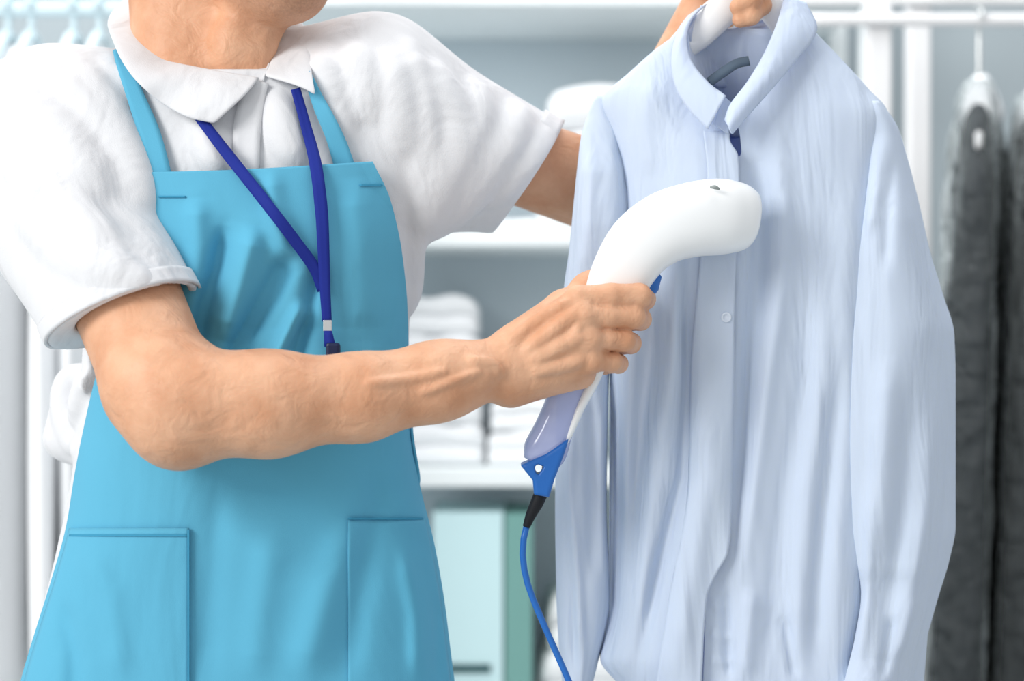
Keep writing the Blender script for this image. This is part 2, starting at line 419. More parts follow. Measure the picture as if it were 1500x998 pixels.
folded('folded_sheet', xx(857, SY+.2), SY+.2, zl+0.12, 0.16, 0.27, 0.13, 'white folded sheet, upper one on the low shelf behind the cord', 'sheets on the low shelf', 2, 32, 0.02)

# ---- garment racks and hanging garments
def rack(name, px0, px1, railpy, y, dy, label, posts, r=0.013, rear=None, m='rack'):
    x0, x1 = xx(px0, y), xx(px1, y); z = zz(railpy, y)
    e = empty(name, ((x0+x1)/2, y, 0), label, 'rack')
    tube('rail', [(x0, y, z), ((x0+x1)/2, y, z), (x1, y, z)], r, m, e, 14, 8, up=(0, 0, 1))
    if rear: tube('rail', [(x0, y+dy, rear), ((x0+x1)/2, y+dy, rear), (x1, y+dy, rear)], r*0.8, m, e, 14, 8, up=(0, 0, 1))
    for px, yy, rr in posts:
        X = xx(px, yy); zt = z+0.28
        box('post', X-rr, X+rr, yy+r, yy+r+2*rr, 0.05, zt, m, e, 0.006)
    for px, yy, rr in posts[-1:]+posts[:1]:
        X = xx(px, yy); box('foot', X-0.03, X+0.03, y-0.25, y+0.35, 0.0, 0.05, m, e, 0.008)
    return e
RY = 1.30
rack('garment_rack', 1150, 1700, 29, RY, 0.3, 'white metal garment rack holding the bagged dark jackets', [(1291, RY, 0.022), (1350, RY+0.3, 0.022), (1690, RY, 0.022)], 0.0115, zz(2, RY+.3))
LY = 1.25
rack('garment_rack', -420, 330, 14, LY, 0.3, 'pale garment rack with white garments at the left', [(-410, LY, 0.022), (322, LY, 0.022)], 0.013, None, 'palehang')

def garment(name, px, railpy, y, width, thick, top_drop, length, m, label, cat, group, seed, hang='hanger', film=False, lean=0.0, foam=False):
    """a garment hung edge-on from a rail that runs along X: width along Y, thickness along X"""
    rng = np.random.RandomState(seed)
    X = xx(px, y); Z = zz(railpy, y)
    e = empty(name, (X, y, Z-top_drop-length), label, cat, group)
    hk = [(X, y, Z-top_drop+0.012), (X, y, Z-0.03), (X, y+0.005, Z-0.012), (X, y+0.022, Z+0.008), (X, y+0.004, Z+0.026), (X, y-0.019, Z+0.012), (X, y-0.021, Z-0.002)]
    yw = math.radians(15) if foam else 0.0
    hb = tube('hanger', [(X+q*width*math.sin(yw), y+q*width*math.cos(yw), Z-top_drop-dz) for q, dz in ((-.44, .1), (-.2, .045), (0, -.01), (.2, .045), (.44, .1))], [0.006, 0.009, 0.012, 0.009, 0.006], hang, e, 10, 24, 1.0, (1, 0, 0))
    tube('hook', hk, 0.006 if not foam else 0.004, 'chrome' if foam else hang, hb, 8, 28, 1, (1, 0, 0))
    n = 64; t = np.linspace(0, 2*math.pi, n, endpoint=False); yaw = math.radians(15) if foam else 0.0; ca, sa = math.cos(yaw), math.sin(yaw)
    ph = rng.rand(5)*6.28; fr = rng.randint(3, 9, 5)
    def loft(nm, grow, topz, mm, crinkle=0.0, par=e, ln=length):
        G = []
        for s in np.linspace(0, 1, 36):
            z = topz-ln*s
            sh = min(1.0, 0.16+math.sqrt(s/0.17)*0.84) if s < 0.17 else 1.0+0.05*(s-.17)
            th = thick/2*min(1.0, 0.3+0.7*math.sqrt(s/0.2))*(1+(0.12 if foam else 0.10)*s)+grow
            wf = width/2*sh+grow
            f = sum(np.sin(fr[k]*t+ph[k]+1.5*s*(k-2)) for k in range(5))*0.006*min(1, s*3)
            if crinkle: f = f+crinkle*np.sin(11*t+9*s+ph[0])*np.sin(7*s*5+t*3)
            cx = X+lean*s*0.25
            c, sn = np.cos(t), np.sin(t)
            lx = np.sign(sn)*np.abs(sn)**0.8*th+f*sn; ly = np.sign(c)*np.abs(c)**0.9*wf+f*c*.4
            G.append(np.stack([cx+lx*ca+ly*sa, y+ly*ca-lx*sa, np.full(n, z)], -1))
        return sheet(nm, np.array(G), mm, par, 0, closed=True, cap=True)
    body = loft('cloth', 0.0, Z-top_drop, m)
    if foam:
        G = []
        for s in np.linspace(0, 1, 12):
            z = Z-top_drop+0.045-0.095*s; a = 0.012+0.026*math.sin(min(1, s*1.25)*math.pi/2)*(1 if s < .8 else 1-(s-.8)*1.5)
            G.append(np.stack([X+a*np.sin(t), y-0.01+(a*1.5)*np.cos(t), np.full(n, z)], -1))
        sheet('foam_cap', np.array(G), 'linen', e, 0, closed=True, cap=True)
    if film: loft('plastic_cover', 0.010, Z-top_drop+0.035, 'film', 0.006, e, length+0.04)
    return e
garment('bagged_jacket', 1434, 29, RY, 0.44, 0.080, 0.145, 1.12, 'navy', 'charcoal jacket under clear plastic, hung next to the blue shirt', 'jacket', 'bagged jackets on the rack', 3, 'rack', True, -0.15, True)
garment('bagged_jacket', 1512, 29, RY, 0.44, 0.068, 0.17, 1.15, 'black_cloth', 'black jacket under clear plastic at the right picture edge', 'jacket', 'bagged jackets on the rack', 5, 'rack', True, -0.13, True)
lw = ['farthest left', 'second from the left', 'third from the left', 'fourth from the left', 'nearest the collar']
for i, px in enumerate((-24, 12, 46, 108, 146)):
    garment('white_garment', px, 14, LY, 0.46, 0.032, 0.056, 1.1, 'linen', 'white garment on a pale hanger, %s on the left rack' % lw[i], 'garment', 'white garments on the left rack', 20+i, 'palehang')

# ================================================================== PERSON
person = empty('person', (xx(370, 0), 0.02, 0), 'person in white polo shirt and turquoise apron steaming a blue shirt', 'person')

# ---- polo shirt as an implicit surface
trow = [(120, 112, 560, .088), (180, 98, 588, .104), (260, 108, 606, .116), (350, 122, 611, .122), (430, 130, 600, .120), (520, 122, 597, .116),
        (620, 114, 599, .116), (700, 106, 611, .120), (800, 86, 634, .128), (900, 62, 649, .136), (998, 36, 661, .140), (1150, 22, 672, .142)]
def rows(tr, g=0.0, y0=0.012): return [(zz(py, 0), (xx(a, 0)+xx(b, 0))/2, (xx(b, 0)-xx(a, 0))/2+g, y0, d+g) for py, a, b, d in tr]
def w3(px, py, y): return tuple(W(px, py, y))
def polo_base():
    s = SDF()
    s.add(Col(rows(trow)))
    # shoulders / yoke
    s.add(Cone(w3(290, 140, .02), w3(96, 168, .0), .050, .062), .05)
    s.add(Cone(w3(330, 125, .02), w3(545, 118, .02), .054, .060), .05)
    # right sleeve (left in the picture)
    s.add(Cone(w3(66, 205, -.01), w3(124, 328, -.071), .082, .0760), .05); s.add(Cone(w3(124, 328, -.071), w3(196, 478, -.145), .0760, .0690), .010)
    s.add(Cone(w3(40, 300, -.04), w3(160, 470, -.125), .055, .048), .04)
    # left sleeve (reaching to the right)
    s.add(Cone(w3(560, 128, .02), w3(800, 262, .075), .064, .058), .05)
    s.add(Cone(w3(585, 225, .02), w3(775, 276, .065), .075, .044), .05)
    # back of the shirt billowing out beside the apron
    s.add(Cone(w3(108, 560, .05), w3(100, 640, .05), .018, .026), .03)
    return s
polo = polo_base()
def pfolds(s, base, folds):
    for poly, r, k in folds:
        P = resample(np.array(poly, float), max(4, len(poly)*3)); Q = base.march(P[:, 0], P[:, 1])
        n = len(Q); Q = Q+np.array([0, 1, 0])*r*0.55
        rad = r*np.sin(np.linspace(0.25, math.pi-0.25, n))**0.6
        for i in range(n-1): s.add(Cone(Q[i], Q[i+1], rad[i], rad[i+1]), k)
PF = [([(72, 112), (120, 150), (165, 215), (200, 290)], .010, .022), ([(115, 100), (160, 160), (190, 230), (212, 292)], .008, .018),
      ([(20, 150), (80, 200), (140, 280)], .010, .03), ([(10, 220), (90, 300), (160, 370)], .008, .03), ([(30, 300), (110, 380), (200, 410)], .007, .026),
      ([(598, 75), (618, 150), (625, 240), (612, 340)], .010, .02), ([(568, 90), (580, 150), (590, 210)], .007, .022), ([(520, 80), (532, 120), (540, 165)], .006, .022),
      ([(700, 140), (690, 190), (650, 260), (620, 330)], .010, .03), ([(760, 170), (740, 210), (690, 270), (640, 325)], .010, .028),
      ([(800, 200), (770, 245), (720, 290)], .006, .02), ([(300, 190), (310, 220), (315, 250)], .007, .02), ([(405, 150), (412, 190), (430, 240)], .007, .02),
      ([(470, 90), (480, 130), (500, 190)], .007, .02), ([(605, 350), (603, 400), (598, 450)], .006, .016), ([(640, 110), (660, 170), (665, 240)], .007, .024),
      ([(88, 560), (95, 610), (112, 660)], .008, .014), ([(128, 545), (118, 590), (108, 630)], .007, .014)]
pfolds(polo, polo_base(), PF)
# openings: neck, cuffs, hem
hemR = np.array(w3(184, 462, -.138)); dirR = np.array(w3(182, 466, -.135))-np.array(w3(66, 205, -.01)); dirR /= np.linalg.norm(dirR)
dirR2 = np.array(W(95, 240, 0)-W(0, 0, 0)); dirR2 = np.array([0.37, -0.16, -0.92]); dirR2 /= np.linalg.norm(dirR2)
hemL = np.array(w3(778, 253, .07)); dirL = np.array([0.80, 0.10, -0.52]); dirL /= np.linalg.norm(dirL)
class Cuff:                                  # removes everything beyond a cuff plane, near the cuff only
    def __init__(s, p, n, R): s.p = np.array(p); s.n = np.array(n); s.R = R
    def __call__(s, P):
        q = P-s.p; t = q@s.n; r = np.linalg.norm(q-t[:, None]*s.n, axis=1)
        return np.maximum(np.maximum(-t, r-s.R), t-0.16)
polo.sub(Cuff(hemR, dirR2, .115)); polo.sub(Cuff(hemL, dirL, .12))
# arm joints (shared by cuffs and body)
SR = np.array(w3(80, 195, -.01)); ER = np.array(w3(258, 596, -.205)); WR = np.array(w3(728, 537, -.158))
SL = np.array(w3(565, 168, .02)); EL = np.array(w3(912, 288, .135)); WL = np.array(w3(1046, -6, .085))
def on_axis(a, b, p, n): return a+(b-a)*(((p-a)@n)/((b-a)@n))
cR = on_axis(SR, ER, hemR, dirR2); cL = on_axis(SL, EL, hemL, dirL)
polo.sub(Cone(cR-(ER-SR)*0.08, cR+(ER-SR)*0.3, .054, .0600), .004)
polo.sub(Cone(cL-(EL-SL)*0.08, cL+(EL-SL)*0.3, .0505, .056), .004)
polo.sub(Cone(w3(306, 108, .0), w3(318, -60, .0), .064, .085), .008)
polo.cut(Plane((0, 0, zz(1040, 0)), (0, 0, -1)))
V, F = polo.mesh((-.66, -.26, .74), (.11, .20, 1.52), 0.0032)
polo_o = obj('polo_shirt', V, F, 'polo', person)
polo_o['label'] = 'white short-sleeved polo shirt'

# ---- polo collar: ruled strip between the fold line and the outer edge
inner = [(377, 114, -.083), (330, 106, -.078), (285, 98, -.066), (255, 90, -.048), (236, 70, -.03), (220, 46, -.008), (204, 10, .026), (212, -22, .062), (256, -42, .084), (312, -44, .086), (366, -22, .07), (400, 22, .030), (399, 55, -.008), (393, 88, -.048), (384, 112, -.078)]
outer = [(314, 181, -.112), (276, 172, -.112), (240, 152, -.102), (212, 128, -.106), (192, 104, -.094), (176, 74, -.060), (166, 32, .005), (188, 8, .075), (240, -6, .105), (318, -8, .108), (396, 6, .085), (434, 40, .024), (447, 80, -.040), (453, 112, -.082), (458, 139, -.100)]
A = resample(np.array(inner), 90); B = resample(np.array(outer), 90)
G = []
for t in np.linspace(0, 1, 12):
    p = A*(1-t)+B*t; bul = math.sin(math.pi*t)*0.010
    q = W(p[:, 0], p[:, 1], p[:, 2]); nrm = q-W(305, 60, 0.01); nrm[:, 2] *= 0.2; nrm /= np.linalg.norm(nrm, axis=1)[:, None]
    G.append(q+nrm*(bul+0.004))
sheet('collar', np.array(G), 'polo', polo_o, 0.0035, sub=1)
# inner stand of the collar
G = []
for t in np.linspace(0, 1, 6):
    q = W(A[:, 0], A[:, 1]+t*34, A[:, 2]); nrm = q-W(305, 60, 0.01); nrm[:, 2] = 0; nrm /= np.linalg.norm(nrm, axis=1)[:, None]
    G.append(q-nrm*0.004*t+nrm*0.003)
sheet('collar_stand', np.array(G), 'polo', polo_o, 0.002)

def ribbon(name, pts, wid, m, parent, base, lift=0.003, thick=0.0015, n=40, cols=5, smoothw=9, label=None, ops=None):
    """flat strip lying on the surface `base`; pts in photo px, wid in px (may taper)"""
    P = resample(np.array(pts, float), n); T = np.gradient(P, axis=0); T /= np.linalg.norm(T, axis=1)[:, None]
    Nn = np.stack([-T[:, 1], T[:, 0]], 1); wd = np.interp(np.linspace(0, 1, n), np.linspace(0, 1, np.size(wid)), np.atleast_1d(wid))
    G = np.zeros((n, cols, 3)); Y = np.zeros((n, cols))
    for j, u in enumerate(np.linspace(-.5, .5, cols)):
        q = P+Nn*(wd*u)[:, None]; Y[:, j] = base.march(q[:, 0], q[:, 1])[:, 1]
    Y[:] = Y.mean(1, keepdims=True)*0.5+Y*0.5
    k = np.ones(smoothw)/smoothw; pad = smoothw//2
    for j in range(cols): Y[:, j] = np.minimum(Y[:, j], np.convolve(np.pad(Y[:, j], pad, 'edge'), k, 'valid'))
    for j in range(cols): Y[:, j] = np.convolve(np.pad(Y[:, j], pad, 'edge'), k, 'valid')
    for j, u in enumerate(np.linspace(-.5, .5, cols)):
        q = P+Nn*(wd*u)[:, None]; G[:, j] = W(q[:, 0], q[:, 1], Y[:, j]-lift)
    o = sheet(name, G, m, parent, thick)
    if label: o['label'] = label
    return o
ribbon('placket', [(377, 118), (368, 150), (362, 190), (360, 255)], [34, 40, 40], 'polo', polo_o, polo, 0.0025, 0.003)
# cuff bands follow the hem: swept on the sleeve surface
def cuffband(c, n, R0, back, base, parent):
    n = n/np.linalg.norm(n); a = np.cross(n, [0, 0, 1.0]); a /= np.linalg.norm(a); b = np.cross(n, a)
    t = np.linspace(0, 2*math.pi, 72, endpoint=False); G = []
    prev = None
    for off in np.linspace(-back, -0.001, 6):
        ctr = c+n*off; D = np.cos(t)[:, None]*a+np.sin(t)[:, None]*b
        rr = np.linspace(0.03, 0.125, 96); Pq = (ctr+D[:, None]*rr[None, :, None])
        d = base.eval(Pq.reshape(-1, 3)).reshape(72, 96)
        out = d > 0; hit = np.array([rr[min(95, int(np.argmax(o[8:]))+8)] if o[8:].any() else 0.07 for o in out])
        hit = np.minimum(hit, np.median(hit)*1.25)
        for _ in range(2): hit = (np.roll(hit, 1)+hit*2+np.roll(hit, -1))/4
        G.append(ctr+D*(hit+0.0015)[:, None])
    o = sheet('cuff', np.array(G), 'polo', parent, 0.003, closed=True)
base2 = SDF(); base2.add(Cone(w3(66, 205, -.01), w3(196, 478, -.145), .082, .0690)).add(Cone(w3(40, 300, -.04), w3(160, 470, -.125), .055, .048), .04)
base3 = SDF(); base3.add(Cone(w3(560, 128, .02), w3(800, 262, .075), .064, .058)).add(Cone(w3(585, 225, .02), w3(775, 276, .065), .075, .044), .05)
cuffband(cR, dirR2, .07, .018, base2, polo_o)
cuffband(cL, dirL, .06, .024, base3, polo_o)

# ---- apron on the analytic torso front
TR = np.array(sorted(rows(trow)))
def front_y(X, Z, g=0.0):
    v = resample_y(TR, np.clip(Z, TR[0, 0], TR[-1, 0])); u = np.clip(np.abs((X-v[..., 0])/(v[..., 1]+g)), 0, 0.999)
    return v[..., 2]-(v[..., 3]+g)*(1-u**2.3)**(1/2.3)
AF = [([(330, 330), (318, 390), (300, 450), (285, 520)], 12, -.010), ([(425, 370), (395, 430), (365, 480), (335, 540)], 15, -.014), ([(466, 390), (446, 470), (428, 540)], 12, -.009),
      ([(375, 330), (350, 420), (325, 500)], 18, .011), ([(450, 440), (420, 490), (395, 540)], 11, .010), ([(285, 290), (290, 360), (280, 430)], 18, .006),
      ([(395, 245), (405, 330), (425, 400)], 16, .006), ([(520, 260), (530, 380), (535, 500)], 26, .004),
      ([(300, 690), (420, 760), (520, 860)], 40, -.004), ([(560, 690), (540, 800), (500, 998)], 22, -.005), ([(590, 800), (610, 900), (612, 998)], 14, .007),
      ([(515, 760), (480, 860), (440, 998)], 26, .006), ([(400, 780), (380, 900), (372, 998)], 24, .004), ([(320, 700), (310, 850), (300, 1000)], 20, -.003),
      ([(120, 800), (160, 870), (180, 1000)], 20, .004), ([(90, 880), (110, 960), (110, 1040)], 14, -.005), ([(640, 880), (640, 998)], 9, -.006)]
edgeL = [(238, 217), (252, 217.5), (300, 214), (350, 205), (420, 184), (490, 160), (556, 139), (620, 124), (690, 110), (770, 97), (850, 75), (930, 50), (998, 30), (1100, 8), (1340, -10)]
edgeR = [(238, 546), (252, 553), (270, 562.5), (290, 571), (330, 581.5), (370, 589), (450, 597), (520, 599), (620, 601), (700, 613), (800, 637), (880, 651), (960, 661), (998, 666), (1100, 680), (1340, 700)]
pt = polo_base(); pt.ops = pt.ops[:3]+pt.ops[6:]        # torso, yoke and reaching sleeve only
gx, gy = np.linspace(190, 615, 44), np.linspace(230, 440, 22); GX, GY = np.meshgrid(gx, gy)
TAB = pt.march(GX.ravel(), GY.ravel(), -.2, .1, .004)[:, 1].reshape(GX.shape)
def tab_y(px, py):
    fx = np.clip((px-gx[0])/(gx[1]-gx[0]), 0, len(gx)-1.001); fy = np.clip((py-gy[0])/(gy[1]-gy[0]), 0, len(gy)-1.001)
    i, j = fx.astype(int), fy.astype(int); a, b = fx-i, fy-j
    return TAB[j, i]*(1-a)*(1-b)+TAB[j, i+1]*a*(1-b)+TAB[j+1, i]*(1-a)*b+TAB[j+1, i+1]*a*b
def apron_pt(px, py, lift=0.0, folds=True):
    px = np.asarray(px, float); py = np.asarray(py, float)
    y = np.full(px.shape, -.1)
    L = resample_y(np.array(edgeL), py)[..., 0]; R = resample_y(np.array(edgeR), py)[..., 0]
    for _ in range(4):
        P = W(px, py, y); cx = W((L+R)/2, py, 0)[..., 0]
        a = np.maximum((W(R, py, 0)-W(L, py, 0))[..., 0]/2+0.001, 0.10)
        yt = front_y(P[..., 0], P[..., 2], 0.004)
        u = np.clip(np.abs((P[..., 0]-cx)/a), 0, 1)
        bb = 0.145*np.ones_like(a)
        ya = 0.012-bb*np.clip(1-u**2.4, 0, 1)**(1/2.4)
        k = np.clip((py-480)/120, 0, 1)
        y = yt*(1-k)+np.minimum(ya, yt*0+ya)*k
    kk = np.clip((430-py)/60, 0, 1); y = y*(1-kk)+np.minimum(y, tab_y(px, py)-0.001)*kk
    f = np.maximum(fold_field(px, py, AF)*1.5+0.004, -0.008) if folds else 0
    return W(px, py, y-0.010-f-lift)
pys = np.r_[np.linspace(238, 1000, 230), np.linspace(1006, 1340, 40)]
us = np.sin(np.linspace(-1, 1, 150)*math.pi/2*0.97)/math.sin(math.pi/2*0.97)
L = resample_y(np.array(edgeL), pys)[:, 0]; R = resample_y(np.array(edgeR), pys)[:, 0]
PX = (L+R)[:, None]/2+(R-L)[:, None]/2*us[None, :]
topy = 252-14*(us+1)/2+2.0*np.sin((us+1)*2)       # the bib's top edge slopes
PY = np.maximum(pys[:, None], 0)+np.zeros_like(PX)
w_ = np.clip(1-(PY-238)/60, 0, 1); PY = PY+(topy[None, :]-238)*w_
G = apron_pt(PX, PY)
apron = sheet('apron', G, 'apron', person, 0.0025, 1.0)
apron['label'] = 'turquoise bib apron'
def apatch(name, pxl, pxr, pyt, pyb, lift, m='apron', n=40, thick=0.002):
    ys_ = np.linspace(0, 1, n); G = []
    for t in ys_:
        py = pyt+(pyb-pyt)*t
        a = pxl(py) if callable(pxl) else pxl; b = pxr(py) if callable(pxr) else pxr
        x = np.linspace(a, b, n); G.append(apron_pt(x, np.full(n, py), lift))
    return sheet(name, np.array(G), m, apron, thick)
EL_ = lambda d: (lambda py: float(resample_y(np.array(edgeL), np.array([py]))[0, 0])+d)
ER_ = lambda d: (lambda py: float(resample_y(np.array(edgeR), np.array([py]))[0, 0])+d)
pk = apatch('pocket', EL_(6), 277, 774, 1120, 0.003)
for nm, args in (('pocket_seam', (EL_(8), 276, 783, 786)), ('pocket_seam', (274.5, 277.5, 776, 1118))):
    s_ = apatch(nm, *args, 0.0048, 'apron_seam', 30, 0.0012); s_.parent = pk
pk2 = apatch('pocket', 510, ER_(-6), 760, 1120, 0.0018)
s_ = apatch('pocket_seam', 510, ER_(-8), 758.5, 761.5, 0.0035, 'apron_seam', 30, 0.0012); s_.parent = pk2
for px in ((232, 272, 287), (527, 560, 270)):
    apatch('strap_stitch', px[0], px[1], px[2], px[2]+2.5, 0.0012, 'apron_seam', 12, 0.001)
ribbon('neck_strap', [(240, 285), (222, 205), (200, 145), (180, 92), (174, 72)], [36, 33, 30, 24, 18], 'apron', apron, polo_base(), 0.007, 0.002)
ribbon('neck_strap', [(514, 275), (492, 205), (466, 148), (449, 106)], [32, 28, 22, 11], 'apron', apron, polo, 0.006, 0.002)

# ---- trousers and shoes (below the frame)
tr = SDF()
tr.add(Col([(z, c, a*0.93, y, b*0.9) for z, c, a, y, b in rows(trow[-3:]+[(1230, 60, 640, .125)])]))
hx = xx(355, 0)
for sx in (-1, 1):
    tr.add(Cone((hx+sx*.095, .02, .68), (hx+sx*.10, .0, .48), .098, .075), .06); tr.add(Cone((hx+sx*.10, .0, .48), (hx+sx*.11, .03, .09), .075, .06), .03)
V, F = tr.mesh((-.62, -.2, 0.0), (.1, .24, .95), 0.009)
obj('trousers', V, F, 'trousers', person)
for sx in (-1, 1):
    s = SDF(); s.add(Cone((hx+sx*.11, .05, .045), (hx+sx*.13, -.13, .036), .045, .038, (0, 0, 1), .9), .02); s.add(Cone((hx+sx*.11, .04, .06), (hx+sx*.11, .03, .11), .04, .042), .03); s.cut(Plane((0, 0, 0.0005), (0, 0, -1)))
    V, F = s.mesh((hx+sx*.12-.08, -.2, -.01), (hx+sx*.12+.08, .13, .17), 0.006); obj('shoe', V, F, 'shoe', person)

# ---- body (skin): head, neck, torso, arms, hands
bd = SDF()
bd.add(Col([(z, c, a*0.9-.012, y, b*0.85-.012) for z, c, a, y, b in rows(trow)]))
bd.add(Cone(w3(300, 120, .02), SR+(0, .01, 0), .035, .038), .04); bd.add(Cone(w3(300, 120, .02), SL, .035, .038), .04)
bd.add(Cone(SR, ER, .045, .042), .03); bd.add(Cone(SL, EL, .045, .042), .03)
V0, F0 = bd.mesh((-.66, -.26, .75), (.2, .2, 1.5), 0.010)
hd = SDF()                                  # head and neck
hd.add(Cone(w3(296, 130, .02), w3(318, -70, .015), .064, .060), .02)
hd.add(Cone(w3(376, 112, -.05), w3(392, 8, -.035), .012, .022), .035)       # throat
hd.add(Ell(w3(338, 66, -.058), (.016, .014, .026)), .03)                   # adam's apple
hd.add(Cone(w3(258, 120, -.03), w3(236, -30, .01), .026, .031), .05)        # neck muscle
hc = np.array(w3(345, -190, -.005))
hd.add(Ell(hc, (.088, .100, .112), (0, .05, -.5)), .02)
hd.add(Cone(w3(424, -22, -.078), w3(428, -20, -.07), .0275, .0275), .02)     # chin
hd.add(Cone(w3(416, -24, -.078), w3(296, -82, -.055), .026, .026), .03); hd.add(Cone(w3(428, -24, -.068), w3(410, -86, .05), .024, .026), .03)   # jaw
hd.add(Ell(w3(398, -70, -.045), (.055, .055, .055)), .04)
hd.add(Cone(w3(455, -82, -.09), w3(447, -118, -.085), .014, .009), .012)       # nose
hd.add(Cone(w3(452, -52, -.092), w3(430, -50, -.105), .007, .006), .008); hd.add(Cone(w3(450, -40, -.09), w3(430, -39, -.102), .008, .006), .008)    # lips
for e in (w3(418, -128, -.098), w3(470, -126, -.055)): hd.add(Ell(e, (.013, .011, .009)), .008)
hd.add(Ell(w3(283, -125, -.078), (.014, .012, .030), (0, .15, 0)), .008); hd.add(Ell(w3(388, -125, .09), (.014, .012, .030)), .008)
V1, F1 = hd.mesh((W(165, 0, .16)[0], -.2, zz(160, .0)), tuple(np.array(w3(520, -370, .16))), 0.0026)

ra = SDF()                                  # right arm and hand
D = lambda *a: np.array(w3(*a))
ra.add(Cone(SR+(ER-SR)*.45, D(236, 566, -.192), .0535, .0500))
ra.add(Cone(D(236, 566, -.192), ER, .0500, .0470), .02)
ra.add(Ell(D(262, 640, -.192), (.022, .03, .020)), .035)                       # point of the elbow
ra.add(Cone(D(275, 592, -.207), D(395, 592, -.205), .0475, .0428), .03)
ra.add(Cone(D(395, 592, -.205), D(530, 582, -.193), .0428, .0345), .03)
ra.add(Cone(D(530, 582, -.193), D(640, 559, -.178), .0345, .0300, (0, 1, 0), .9), .03)
ra.add(Cone(D(640, 559, -.178), D(728, 539, -.160), .0300, .0288, (0, 1, 0), .80), .03)
ra.add(Cone(D(310, 575, -.225), D(450, 575, -.216), .020, .014), .03)        # brachioradialis
ra.add(Ell(D(700, 545, -.186), (.014, .009, .012)), .014)                   # wrist bone
# palm: metacarpals
mcp = [D(848, 438, -.160), D(855, 463, -.167), D(863, 496, -.166), D(867, 527, -.160)]
wrs = [D(748, 516, -.156), D(748, 532, -.160), D(746, 548, -.160), D(748, 562, -.156)]
for a, b, r0, r1 in zip(wrs, mcp, (.0165, .0175, .0175, .0165), (.0118, .0120, .0118, .0112)): ra.add(Cone(a, b, r0, r1), .012)
ra.add(Cone(D(752, 560, -.146), D(850, 548, -.138), .020, .0145), .02)        # heel of the hand, little finger side
ra.add(Cone(D(760, 520, -.142), D(838, 480, -.136), .019, .016), .02)
ra.add(Cone(D(756, 510, -.146), D(826, 452, -.130), .015, .0145), .02)        # thumb muscle, top edge
# knuckles
for p, r in zip(mcp, (.0115, .0125, .0122, .0115)): ra.add(Ell(p+np.array([-.001, -.002, 0]), (r, r*.9, r)), .006)
# fingers: proximal across the front, bent at the middle joint, tips curling behind the handle
fing = [
    [(*mcp[0], .0122), (*D(895, 434, -.1585), .0118), (*D(936, 434, -.152), .0118), (*D(944, 438, -.118), .0105), (*D(918, 440, -.092), .0092), (*D(900, 441, -.088), .0085)],
    [(*mcp[1], .0116), (*D(892, 464, -.1625), .0104), (*D(928, 464, -.154), .0112), (*D(938, 468, -.124), .0104), (*D(912, 473, -.094), .0093), (*D(893, 474, -.090), .0086)],
    [(*mcp[2], .0112), (*D(890, 498, -.1605), .0096), (*D(915, 499, -.153), .0104), (*D(924, 503, -.124), .0098), (*D(900, 508, -.095), .0090), (*D(882, 509, -.091), .0082)],
    [(*mcp[3], .0104), (*D(882, 529, -.1555), .0092), (*D(897, 530, -.150), .0094), (*D(906, 533, -.126), .0090), (*D(886, 536, -.100), .0080), (*D(868, 537, -.096), .0074)]]
for f in fing:
    fs = SDF(); fs.chain(f[:3], .003); fs.chain(f[2:], .003)
    ra.add(lambda P, fs=fs: fs.eval(P), .0026)
# thumb behind the handle
th = SDF(); th.chain([(*D(770, 505, -.142), .016), (*D(826, 452, -.112), .0145), (*D(858, 420, -.096), .0115), (*D(884, 400, -.088), .0098)], .01)
ra.add(lambda P: th.eval(P), .02)
# tendons and veins raised on the back of the hand and forearm
def veins(s, lines):
    b = SDF(); b.ops = list(s.ops)
    for poly, r, k in lines:
        P = resample(np.array(poly, float), max(5, 4*len(poly))); Q = b.march(P[:, 0], P[:, 1], -.3, -.08, .002)+np.array([0, r*.45, 0])
        for i in range(len(Q)-1): s.add(Cone(Q[i], Q[i+1], r), k)
veins(ra, [([(775, 512), (812, 482), (838, 462)], .0024, .008), ([(782, 527), (822, 507), (848, 494)], .0024, .008), ([(785, 543), (828, 535), (850, 528)], .0022, .008),
           ([(748, 500), (800, 460), (830, 444)], .0024, .008), ([(800, 520), (835, 500), (848, 478)], .0022, .005), ([(690, 528), (720, 533), (732, 548)], .0022, .006),
           ([(540, 562), (600, 555), (650, 545)], .0012, .007), ([(620, 575), (660, 560), (700, 545)], .0012, .006)])
V2, F2 = ra.mesh((W(60, 0, -.1)[0], -.30, .985), (W(975, 0, -.1)[0], -.06, 1.30), 0.00165)

la = SDF()                                  # left arm and hand
la.add(Cone(SL+(EL-SL)*.35, EL+(SL-EL)*.12, .0460, .0490)); la.add(Ell(EL, (.042, .042, .044)), .03)
la.add(Cone(EL, EL+(WL-EL)*.35, .042, .040), .03); la.add(Cone(EL+(WL-EL)*.35, WL, .040, .029), .03)
pm = [D(1058, -62, .052), D(1070, -46, .050), D(1082, -30, .047), D(1096, -14, .044)]      # knuckle row behind the hanger
for i, p in enumerate(pm): la.add(Cone(WL+np.array([.003*i, 0, -.004*i]), p, .017, .0125), .014)
lf = [[(*pm[0], .0115), (*D(1082, -84, .030), .0110), (*D(1100, -74, -.012), .0105), (*D(1084, -48, -.030), .0095), (*D(1074, -36, -.030), .0088)],
      [(*pm[1], .0118), (*D(1100, -60, .026), .0114), (*D(1114, -50, -.014), .0106), (*D(1098, -26, -.032), .0098), (*D(1082, -14, -.032), .009)],
      [(*pm[2], .0115), (*D(1108, -38, .022), .0112), (*D(1118, -22, -.014), .0104), (*D(1100, 0, -.034), .0098), (*D(1082, 10, -.034), .0092)],
      [(*pm[3], .0105), (*D(1110, -10, .016), .0102), (*D(1116, 8, -.014), .0096), (*D(1100, 24, -.033), .0088), (*D(1084, 29, -.033), .0082)]]
for f in lf:
    fs = SDF(); fs.chain(f, .004); la.add(lambda P, fs=fs: fs.eval(P), .0025)
